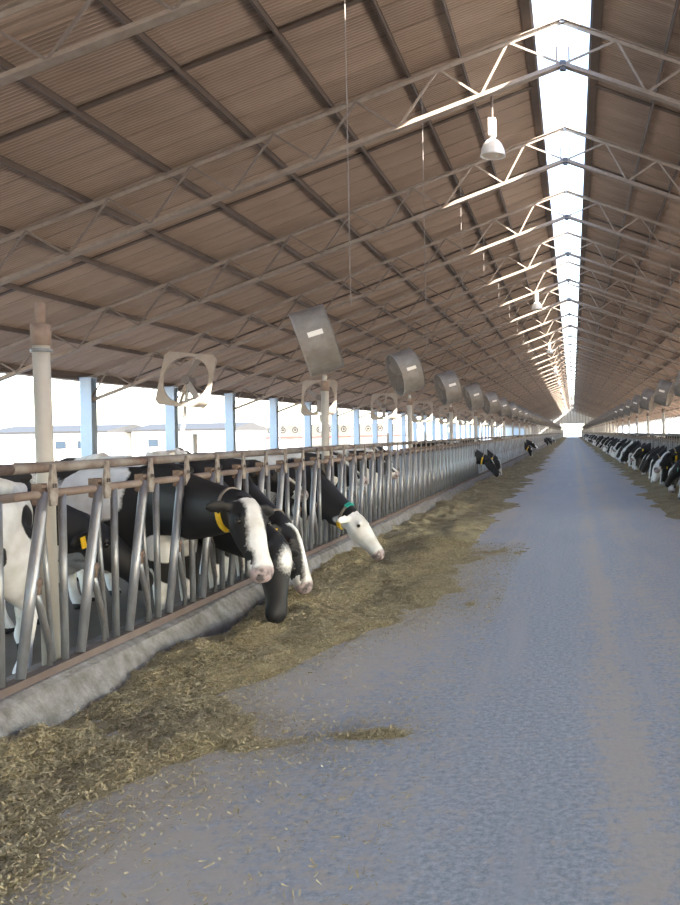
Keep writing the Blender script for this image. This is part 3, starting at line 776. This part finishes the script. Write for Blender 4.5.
HS = 1.15            # head size
def cow_mesh(name, poll, d, u, pattern, seed, voxel=.019, neck_mid=None, ear_droop=.25):
    """one continuous cow, facing +x, front feet near x=0; poll, d (face direction), u (forehead normal) pose the head."""
    poll = Vector(poll); d = Vector(d).normalized(); u = Vector(u); u = (u - d * u.dot(d)).normalized(); s = d.cross(u)
    b = MB()
    tr = [(-1.66, 1.14, .06, .10), (-1.60, 1.13, .17, .22), (-1.45, 1.10, .24, .29), (-1.25, 1.05, .285, .345), (-.95, .97, .315, .41), (-.6, .93, .345, .455), (-.28, .95, .325, .435), (-.03, 1.0, .265, .375), (.12, 1.03, .20, .29), (.22, 1.04, .12, .18)]
    b.tube([(x, 0, z) for x, z, _, _ in tr], [(ry, rz) for _, _, ry, rz in tr], 20)
    # neck
    A = Vector((-.12, 0, 1.10)); Bp = poll - u * .05 + d * .02
    mid = Vector(neck_mid) if neck_mid else (A * .45 + Bp * .55 + Vector((0, 0, -.07)))
    npts = []; nr = []
    for i in range(7):
        t = i / 6; npts.append(A * (1-t)**2 + mid * 2*t*(1-t) + Bp * t*t); nr.append((.215*(1-t) + .10*t, .345*(1-t) + .14*t))
    b.tube(npts, nr, 16, up=(0.15, 0, 1) if abs((Bp - A).normalized().z) < .9 else (1, 0, 0))
    # head
    hs = [(-.07, .05, .05, -.05), (-.03, .085, .085, -.045), (.05, .108, .115, -.045), (.14, .118, .128, -.055), (.23, .098, .117, -.052), (.32, .078, .095, -.042), (.40, .074, .080, -.036), (.46, .086, .076, -.036), (.51, .084, .070, -.038), (.545, .062, .048, -.04), (.56, .03, .025, -.04)]
    vs = []; n = 18
    for t, wv, hv, off in [tuple(q * HS for q in h_) for h_ in hs]:
        for j in range(n):
            a = 2*math.pi*j/n; ca, sa = math.cos(a), math.sin(a)
            wf = 1.0 - .25 * max(0, -sa)      # narrower jaw
            vs.append(poll + d * t + u * (off + hv * sa) + s * (wv * wf * ca))
    fs = [(i*n+j, (i+1)*n+j, (i+1)*n+(j+1)%n, i*n+(j+1)%n) for i in range(len(hs)-1) for j in range(n)]
    fs += [tuple(range(n)), tuple((len(hs)-1)*n + j for j in range(n))[::-1]]
    b.add(vs, fs)
    for sg in (-1, 1):
        b.ball(poll + (d*.135 + s*sg*.088 + u*.022)*HS, (.035, .035, .035), 10, 8)       # brow
        b.ball(poll + (d*.50 + s*sg*.045)*HS, (.028, .028, .028), 8, 6)          # nostril wing
        e0 = poll + (d*.015 + s*sg*.085 - u*.03)*HS
        ed = (s*sg*.94 - u*ear_droop - d*.05 ).normalized(); en = (u*.55 + d*.75); en = (en - ed*en.dot(ed)).normalized(); es = ed.cross(en)
        ep = []; er = []
        for t, wv in ((0, .025), (.04, .045), (.10, .062), (.16, .052), (.21, .018)):
            ep.append(e0 + ed*t)
            er.append(wv)
        vs = []; n2 = 10
        for p, wv in zip(ep, er):
            for j in range(n2):
                a = 2*math.pi*j/n2; vs.append(p + es*(wv*math.cos(a)) + en*(.020*math.sin(a)))
        fs = [(i*n2+j, i*n2+(j+1)%n2, (i+1)*n2+(j+1)%n2, (i+1)*n2+j) for i in range(4) for j in range(n2)] + [tuple(range(n2))[::-1], tuple(4*n2 + j for j in range(n2))]
        b.add(vs, fs)
        # legs
        y = sg*.175
        b.tube([(-.02, sg*.16, .98), (-.0, y, .72), (.015, y, .47), (.01, y, .42), (.005, y, .20), (-.01, y, .12), (.02, y, .06), (.035, y, .0)], [(.10, .15), (.10, .115), (.062, .065), (.058, .062), (.038, .040), (.046, .048), (.05, .055), (.058, .066)], 12, up=(1, 0, 0))
        y = sg*.19
        b.tube([(-1.36, sg*.16, 1.02), (-1.30, y, .80), (-1.36, y, .64), (-1.50, y, .50), (-1.51, y, .43), (-1.47, y, .20), (-1.45, y, .12), (-1.41, y, .06), (-1.395, y, 0)], [(.13, .24), (.13, .20), (.095, .12), (.058, .075), (.052, .065), (.038, .042), (.046, .048), (.05, .055), (.056, .066)], 12, up=(1, 0, 0))
        b.ball((-1.17, sg*.23, 1.30), (.11, .07, .07), 10, 8)
        b.ball((-1.56, sg*.10, 1.27), (.06, .05, .06), 10, 8)
        b.ball((-.10, sg*.22, .95), (.16, .07, .22), 10, 8)      # shoulder
    b.ball((-1.05, 0, .60), (.24, .17, .15))
    b.ball((-.05, 0, 1.34), (.28, .07, .07))                       # withers
    b.tube([(-1.60, 0, 1.30), (-1.69, 0, 1.18), (-1.70, 0, .85), (-1.68, 0, .60), (-1.68, 0, .36)], [.04, .034, .028, .036, .022], 8, up=(1, 0, 0))
    me0 = b.mesh(name + '_src', None)
    ob = bpy.data.objects.new('tmp', me0); COL.objects.link(ob)
    bm = bmesh.new(); bm.from_mesh(me0)
    bm.to_mesh(me0); bm.free()
    md = ob.modifiers.new('r', 'REMESH'); md.mode = 'VOXEL'; md.voxel_size = voxel; md.use_smooth_shade = True
    sm = ob.modifiers.new('s', 'SMOOTH'); sm.factor = .5; sm.iterations = 3
    dg = bpy.context.evaluated_depsgraph_get(); dg.update()
    me = bpy.data.meshes.new_from_object(ob.evaluated_get(dg)); me.name = name
    bpy.data.objects.remove(ob); bpy.data.meshes.remove(me0)
    me.materials.clear(); me.materials.append(M['cow'])
    me.polygons.foreach_set('use_smooth', [True] * len(me.polygons))
    nv = len(me.vertices); co = np.empty(nv * 3, np.float32); me.vertices.foreach_get('co', co); co = co.reshape(-1, 3).astype(float)
    rel = (co - np.array(poll)) / HS; T = rel @ np.array(d); Sd = rel @ np.array(s); U = rel @ np.array(u)
    inhead = (T > -.12) & (T < .66) & (np.abs(Sd) < .34) & (U < .2) & (U > -.22) & (co[:, 0] > .1)
    # distance along neck 0..1
    na = np.array([list(p) for p in npts]); dist = np.linalg.norm(co[:, None, :] - na[None], axis=2); tn = dist.argmin(1) / 6.0
    f = (fbm(co * pattern.get('scale', 1.7) + seed * 7.31, seed, 2) - pattern.get('bias', .5)) * 1.2
    f = f + np.clip((.60 - co[:, 2]) / .2, 0, 1) * .5 * ((co[:, 0] < .1))          # white legs
    f = f + np.clip((.62 - co[:, 2]) / .1, 0, 1) * .25 * (co[:, 0] < 0)            # belly
    f = f - pattern.get('neck', .25) * np.clip((co[:, 0] + .02) / .15, 0, 1)
    for (c, r, v) in pattern.get('spots', []):
        dd = np.sqrt((((co - np.array(c)) / np.array(r)) ** 2).sum(1)) + (fbm(co * 7, seed + 5, 2) - .5) * .5
        f = np.maximum(f, (1 - dd) * .6) if v > 0 else np.minimum(f, (dd - 1) * .6)
    face = pattern.get('face', 'blaze')
    wob = (fbm(co * 7, seed + 3, 2) - .5) * .07
    if face == 'white': fh = np.full(nv, .4)
    elif face == 'black': fh = np.full(nv, -.4)
    elif face == 'star': fh = .05 - np.sqrt((Sd/1.0)**2 + ((T - .12)/1.6)**2) + wob*.3; fh = np.where(U > -.03, fh, -.3)
    else:
        bw = pattern.get('bw', .045) + .03 * np.clip((T - .36) / .12, 0, 1) + .02 * np.clip((.08 - T) / .1, 0, 1)
        fh = (bw - np.abs(Sd + pattern.get('bo', 0)) + wob) * 2; fh = np.where(U > -.05, fh, -.3)
        fh = np.where((T > .42) & (U < -.02), np.maximum(fh, .2), fh)
    ears = np.abs(Sd) > .135
    fh = np.where(ears & (face != 'white'), -.4, fh)
    f = np.where(inhead & (T > -.02), fh, f)
    skin = np.clip((T - (.475 + .02 * U)) / .02, 0, 1) * inhead * (0.0 if face in ('star', 'black') else 1.0)
    hoof = (co[:, 2] < .05); f = np.where(hoof, -.2, f)
    a = me.attributes.new('coat', 'FLOAT', 'POINT'); a.data.foreach_set('value', np.clip(f, -1, 1).astype(np.float32))
    a = me.attributes.new('skin', 'FLOAT', 'POINT'); a.data.foreach_set('value', skin.astype(np.float32))
    me['head'] = [*poll, *d, *u]
    return dict(me=me, poll=poll, d=d, u=u, s=s, npts=npts, nr=nr, droop=ear_droop)

_pm = {}
def loc_near(o): return o.location.y < 14
def cow_parts(H, root, tags=(), collar=None, nametag=None, flip=False):
    """eyes, ear tags and neck band as parts of the cow."""
    poll, d, u, s = H['poll'], H['d'], H['u'], H['s']
    for sg in (-1, 1):
        MB().ball(poll + (d*.155 + s*sg*.112 + u*.016)*HS, (.021, .021, .021), 8, 6).build('eye', M['eye'], root, True)
        if loc_near(root): MB().ball(poll + (d*.528 + s*sg*.042 - u*.012)*HS, (.015, .015, .015), 8, 6).build('nostril', M['eye'], root, True)
    for sg, mname, t in tags:
        ed = (s*sg*.94 - u*H['droop'] - d*.05).normalized(); en = (u*.55 + d*.75); en = (en - ed*en.dot(ed)).normalized(); es = ed.cross(en)
        c = poll + (d*.015 + s*sg*.085 - u*.03)*HS + ed*t + en*.03
        b = MB(); dn = (d*.5 - u*.2 - Vector((0, 0, .7))).normalized()
        b.bar(c - dn*.02, c + dn*.065, .062, .010, en); o = b.build('ear_tag', M[mname], root)
        o['label'] = {'yellow': 'yellow plastic ear tag', 'teal': 'small teal ear tag', 'redtag': 'small red ear tag'}[mname]
    if collar:
        mname, t = collar
        k = t * 6; i = int(k); fr = k - i
        p = H['npts'][i].lerp(H['npts'][min(i+1, 6)], fr); ax = (H['npts'][min(i+1, 6)] - H['npts'][i]).normalized()
        ra = [H['nr'][i][q]*(1-fr) + H['nr'][min(i+1, 6)][q]*fr for q in (0, 1)]
        up = Vector((.15, 0, 1)); up = (up - ax*up.dot(ax)).normalized(); r = ax.cross(up)
        def arc(a0, a1, hi, half, n):
            vs = []
            for j in range(n + 1):
                a = R(a0 + (a1 - a0) * j / n)
                for off, sc, ex in ((-half, .88, 0), (-half, 1.0, hi), (half, 1.0, hi), (half, .88, 0)):
                    vs.append(p + ax*off + r*(math.cos(a)*(ra[0]*sc + ex)) + up*(math.sin(a)*(ra[1]*sc + ex)))
            fs = [(j*4+q, j*4+(q+1)%4, (j+1)*4+(q+1)%4, (j+1)*4+q) for j in range(n) for q in range(4)] + [(3, 2, 1, 0), (n*4, n*4+1, n*4+2, n*4+3)]
            return MB().add(vs, fs)
        o = arc(0, 360, .006, .016, 24).build('neck_band', M['strap'], root); o['label'] = 'dark neck strap'
        fl_ = (lambda a0, a1: (180 - a1, 180 - a0)) if flip else (lambda a0, a1: (a0, a1))
        if mname == 'yellow':
            o = arc(*fl_(-70, 20), .014, .022, 10).build('band_plate', M['yellow'], root); o['label'] = 'yellow number plate on the neck strap'
        if mname == 'teal':
            o = arc(*fl_(50, 110), .014, .024, 8).build('band_clip', M['teal'], root); o['label'] = 'green clip on the neck strap'
            o = arc(*fl_(-85, -25), .014, .026, 8).build('band_plate', M['yellow'], root); o['label'] = 'yellow number plate on the neck strap'
        if nametag:
            q = p - up*(ra[1]*1.1 + .03); b = MB(); b.box(-.03, .03, -.035, .035, -.045, .045)
            o = b.build('band_tag', M[nametag], root, loc=q); o['label'] = 'yellow tag on the neck band'

def place_cow(H, loc, rz, label, group=None, tags=(), collar=None, nametag=None, sc=1.0):
    root = empty('cow', loc, rz); root.scale = (sc, sc, sc)
    link('body', H['me'], root)
    cow_parts(H, root, tags, collar, nametag, loc[0] > 0)
    tag(root, label, 'cow', group); return root

LG = 'dairy cows at the left feed fence'
# hero cows of the left row
def hero(org, rz, poll, d, u, pat, seed, label, **kw):
    """head pose given in the barn's axes, turned into the cow's own."""
    q = Matrix.Rotation(-R(rz), 3, 'Z'); o = Vector((org[0], org[1], 0))
    H = cow_mesh('cow_body', q @ (Vector(poll) - o), q @ Vector(d), q @ Vector(u), pat, seed)
    return place_cow(H, (org[0], org[1], 0), R(rz), label, LG, **kw)
hero((-3.36, 7.42), -10, (-2.47, 6.72, 1.11), (.36, -.42, -.80), (.78, -.50, .35), dict(scale=1.5, bias=.54, neck=.6, bw=.055, bo=0.0,
     spots=[((-.55, -.3, 1.2), (.30, .5, .30), .5), ((.12, -.1, .72), (.3, .4, .12), .5)]), 3, 'black cow with broad white blaze looking towards the camera through the headlocks', collar=('yellow', .86))
hero((-3.40, 8.12), -9, (-2.45, 7.42, .70), (.10, -.40, -.88), (.88, -.42, .12), dict(scale=1.3, bias=.6, neck=.6, face='star'), 5,
     'black cow with small white star, head down below the blaze-faced cow', tags=((1, 'yellow', .10), (1, 'teal', .06)), collar=('strap', .8), nametag='yellow')
hero((-3.42, 8.86), -8, (-2.66, 8.25, .77), (.38, -.22, -.88), (.88, -.05, .35), dict(scale=1.4, bias=.58, neck=.6, bw=.03), 8,
     'black cow with yellow and red ear tags, feeding just behind the star-faced cow', tags=((1, 'yellow', .10), (1, 'redtag', .17)), collar=('strap', .85))
hero((-3.42, 11.35), -6, (-2.70, 10.95, .62), (.60, -.25, -.76), (.70, -.12, .55), dict(scale=1.5, bias=.48, neck=.45, face='white', spots=[((.60, -.15, .60), (.14, .25, .12), .5)]), 12,
     'cow with an all-white face and green and yellow neck band, feeding', collar=('teal', .88))
hA = cow_mesh('cow_body', (.75, 0, 1.35), (.75, 0, -.6), (.6, 0, .8), dict(scale=3.2, bias=.30, neck=-.2, face='blaze', spots=[((-1.3, -.3, 1.4), (.14, .3, .14), -.5), ((-1.45, .25, 1.05), (.12, .2, .12), -.5), ((-1.1, .25, .85), (.07, .2, .08), -.5)]), 21)
place_cow(hA, (-4.00, 4.62, 0), R(-92), 'mostly white spotted cow standing along the fence at the left edge', LG)
hB = cow_mesh('cow_body', (.60, .10, .95), (.60, .25, -.72), (.7, .1, .5), dict(scale=1.2, bias=.60, neck=.6, face='black', spots=[((-.2, -.3, .62), (.6, .4, .10), .5), ((.35, -.1, .72), (.15, .25, .10), .5)]), 30)
place_cow(hB, (-4.30, 6.72, 0), R(0), 'black and white cow with yellow ear tag held back behind the nearest headlocks', LG, tags=((1, 'yellow', .10),))
# cows standing back behind the left fence
hG = cow_mesh('cow_body', (.72, .1, 1.28), (.80, .1, -.55), (.5, 0, .8), dict(scale=1.5, bias=.50, neck=.1), 41, voxel=.026)
for (x, y, rz, lab) in ((-4.3, 10.1, 2, 'black and white cow standing back between two feeding cows'), (-4.3, 13.2, -8, 'cow standing back just beyond the white-faced cow'), (-4.2, 15.0, 6, 'cow standing behind the headlocks past the first drum fan pole'),
                        (-4.4, 19.0, 70, 'cow standing lengthwise behind the left headlocks'), (-7.2, 13.5, 150, 'cow standing deep in the left stalls, facing away'), (-8.6, 19.5, 95, 'cow standing far back in the left stalls below the panel fan')):
    place_cow(hG, (x, y, 0), R(rz), lab, 'cows standing back in the left stalls')
# variants for the rows further off
V = []
vp = [((.78, -.05, .66), (.22, -.10, -.95), (.9, 0, .3), dict(scale=1.4, bias=.56, neck=.5, bw=.05), 51),
      ((.80, .16, .62), (.12, .30, -.93), (.9, .3, .2), dict(scale=1.6, bias=.50, neck=.4, bw=.075), 52),
      ((.82, -.15, .80), (.50, -.25, -.82), (.8, 0, .5), dict(scale=1.3, bias=.60, neck=.5, face='star'), 53),
      ((.80, .0, .60), (.28, .15, -.92), (.9, 0.1, .3), dict(scale=1.8, bias=.46, neck=.0, bw=.09), 54),
      ((.76, .20, .95), (.60, .45, -.62), (.6, .2, .7), dict(scale=1.4, bias=.54, neck=.35, bw=.06), 55),
      ((.80, -.2, .64), (.35, -.3, -.88), (.9, -.1, .3), dict(scale=1.5, bias=.52, neck=.3, face='white'), 56)]
for q, (po, dd, uu, pat, sd_) in enumerate(vp): V.append(cow_mesh('cow_body', po, dd, uu, pat, sd_, voxel=.026))
for (y, v, lab, col, sc) in ((28.3, 2, 'black cow feeding alone beyond the white-faced cow, neck stretched down', 'yellow', 1.0), (31.9, 0, 'cow with white blaze and yellow neck band next to the lone black one', 'yellow', 1.0),
                     (56.5, 1, 'small cow head through the left fence midway to the doorway', 'yellow', 1.0), (59.0, 4, 'small cow head just past the midway one on the left', None, 1.0),
                     (96, 0, 'tiny cow of the far left group near the doorway', None, 1), (101, 2, 'tiny cow of the far left group near the doorway', None, 1), (112, 1, 'tiny cow of the far left group near the doorway', None, 1), (130, 3, 'tiny cow of the far left group near the doorway', None, 1)):
    place_cow(V[v], (-3.48, y, 0), 0, lab, LG, collar=(col, .82) if col else None, sc=sc)
ys = []; y = 18.2
while y < 190:
    ys.append(y); y += random.choice((.84, .9, 1.1, 1.25)) if y < 60 else random.choice((1.2, 1.6, 2.4))
order = [1, 0, 3, 2, 1, 4, 0, 5, 3, 0, 2, 1]
RMORE = ['%s feeding cow of the right row from the right edge' % ORD[i] for i in range(8, 14)]
RLAB = ['cow at the right edge of the photo, first of the right row', 'second feeding cow of the right row from the right edge', 'third feeding cow of the right row from the right edge', 'fourth feeding cow of the right row, blue tag on its ear', 'fifth feeding cow of the right row from the right edge', 'sixth feeding cow of the right row from the right edge', 'seventh feeding cow of the right row from the right edge', 'eighth feeding cow of the right row from the right edge']
for i, y in enumerate(ys):
    v = order[i % len(order)] if i < 12 else random.randrange(6)
    tg = ()
    if i in (3,): tg = ((-1, 'teal', .10),)
    elif i % 3 == 0 and i < 16: tg = ((-1, 'yellow', .10),)
    lab = (RLAB + RMORE)[i] if i < 14 else ('black and white cow feeding in the crowded right row' if y < 60 else 'tiny distant cow feeding in the right row')
    place_cow(V[v], (FR + .40 + random.uniform(-.08, .06), y, 0), math.pi + R(random.uniform(-9, 9)), lab, 'dairy cows feeding in the right row', tags=tg, collar=('yellow' if i % 2 else 'strap', .84) if i < 10 else None, sc=random.uniform(.97, 1.06))

# ------------------------------------------------------------------ stalls behind the left cow alley
st = empty('stall_divider')
MB().tube([(0, 0, 0), (0, 0, 1.15)], .03, 8).build('upright', M['stallpipe'], st, True)
MB().tube([(0, 0, 1.12), (.9, 0, 1.12), (1.5, 0, 1.05), (1.62, 0, .85), (1.5, 0, .62), (.9, 0, .42), (0, 0, .40)], .026, 8, up=(0, 1, 0)).build('loop', M['stallpipe'], st, True)
for i in range(24):
    o = st if i == 0 else copy_tree(st); o.location = (-9.4, 9.0 + i * 1.2, .12)
    tag(o, 'looped pipe stall divider seen between the left headlock bars', 'stall divider', 'stall dividers behind the left cow alley')
o = MB().box(-12.2, -7.9, 4, 200, -.005, .13).build('floor_stall_bed', M['bed']); tag(o, 'raised sandy stall bed deep in the left half of the barn', kind='structure')

# ------------------------------------------------------------------ farm buildings outside on the left
def farm_building(x0, x1, y0, y1, h, lab, doors):
    r = empty('farm_building', ((x0+x1)/2, y0, -.21)); cx = (x0+x1)/2
    MB().box(x0-cx, x1-cx, 0, y1-y0, 0, h).build('wall', M['bldg'], r)
    b = MB(); ov = .5
    b.add([(x0-cx-ov, -ov, h), (x1-cx+ov, -ov, h), (x1-cx+ov, y1-y0+ov, h), (x0-cx-ov, y1-y0+ov, h), (x0-cx-ov, -ov, h+.22), (x1-cx+ov, -ov, h+.22), (x1-cx+ov, (y1-y0)/2, h+1.0), (x0-cx-ov, (y1-y0)/2, h+1.0)],
          [(3,2,1,0),(0,1,5,4),(4,5,6,7),(7,6,2,3),(0,4,7,3),(1,2,6,5)]); b.build('roof', M['bldgroof'], r)
    for (dx, wd, z0, z1) in doors:
        f = MB().box(dx-cx-wd/2, dx-cx+wd/2, -.06, .0, z0, z1).build('window' if z0 > .3 else 'door', M['bldgroof'], r)
        MB().box(dx-cx-wd/2+.08, dx-cx+wd/2-.08, -.08, -.06, z0+.08, z1-.08).build('pane', M['bluebin'] if z0 > .3 else M['bldg'], f)
    return tag(r, lab, 'building')
farm_building(-66, -52.5, 100, 112, 2.75, 'low white farm building seen past the thick pole', [(-62, 2.0, 0, 2.2), (-57.5, 1.2, 1.0, 1.9), (-55.0, 1.2, 1.0, 1.9)])
farm_building(-51.5, -40, 104, 116, 2.8, 'low white farm building seen between the first two blue columns', [(-49.0, 1.2, 1.0, 1.9), (-46.6, 1.2, 1.0, 1.9), (-43.4, 2.2, 0, 2.2)])
ob = empty('open_shed', (-52, 172, -.21))
for i in range(9): MB().box(-19 + i*4.7, -18.7 + i*4.7, 0, .3, 0, 4.2).build('post', M['bldg'], ob)
MB().box(-21, 21, -.4, 14, 4.2, 4.45).build('roof', M['bldg'], ob); MB().box(-8, 21, -.5, -.4, 1.6, 1.95).build('rail_board', M['redband'], ob)
MB().box(-21, 21, 13.7, 14, 0, 4.2).build('back_wall', M['bldg'], ob)
tag(ob, 'open-fronted pale shed with a red rail far across the yard', 'shed')
ff = empty('shed_fan')
b = MB(); ring(b, 0, .5, .09, 20, 6); b.build('housing', M['shedfan'], ff); MB().tube([(-.1, 0, 0), (.1, 0, 0)], .2, 8).build('motor', M['shedfan'], ff); MB().bar((0, 0, 0), (0, .0, 1.05), .06, .06, (1, 0, 0)).build('hanger', M['shedfan'], ff)
for i in range(15):
    o = ff if i == 0 else copy_tree(ff); o.location = (-67.6 + i*2.35, 171.7, 3.0); o.rotation_euler = (0, 0, R(-50))
    tag(o, 'tiny dark fan hanging in a row along the far open shed', 'fan', 'fans along the far shed')
ct = empty('storage_container', (-56.6, 142, -.21)); MB().box(-2.4, 2.4, 0, 2.4, .3, 2.7).build('shell', M['bluebin'], ct); MB().box(-2.5, 2.5, -.05, 2.45, 2.7, 2.8).build('lid', M['bldgroof'], ct)
for s in (-1, 1): MB().bar((-2.2*s, -.05, .35), (2.2*s, -.05, 2.6), .12, .05, (0, 1, 0)).build('cross_brace', M['bldg'], ct)
for sx in (-2, 2): MB().box(sx-.15, sx+.15, .2, 2.2, 0, .3).build('skid', M['motor'], ct)
tag(ct, 'blue-grey container with a white cross brace in the yard', 'container')
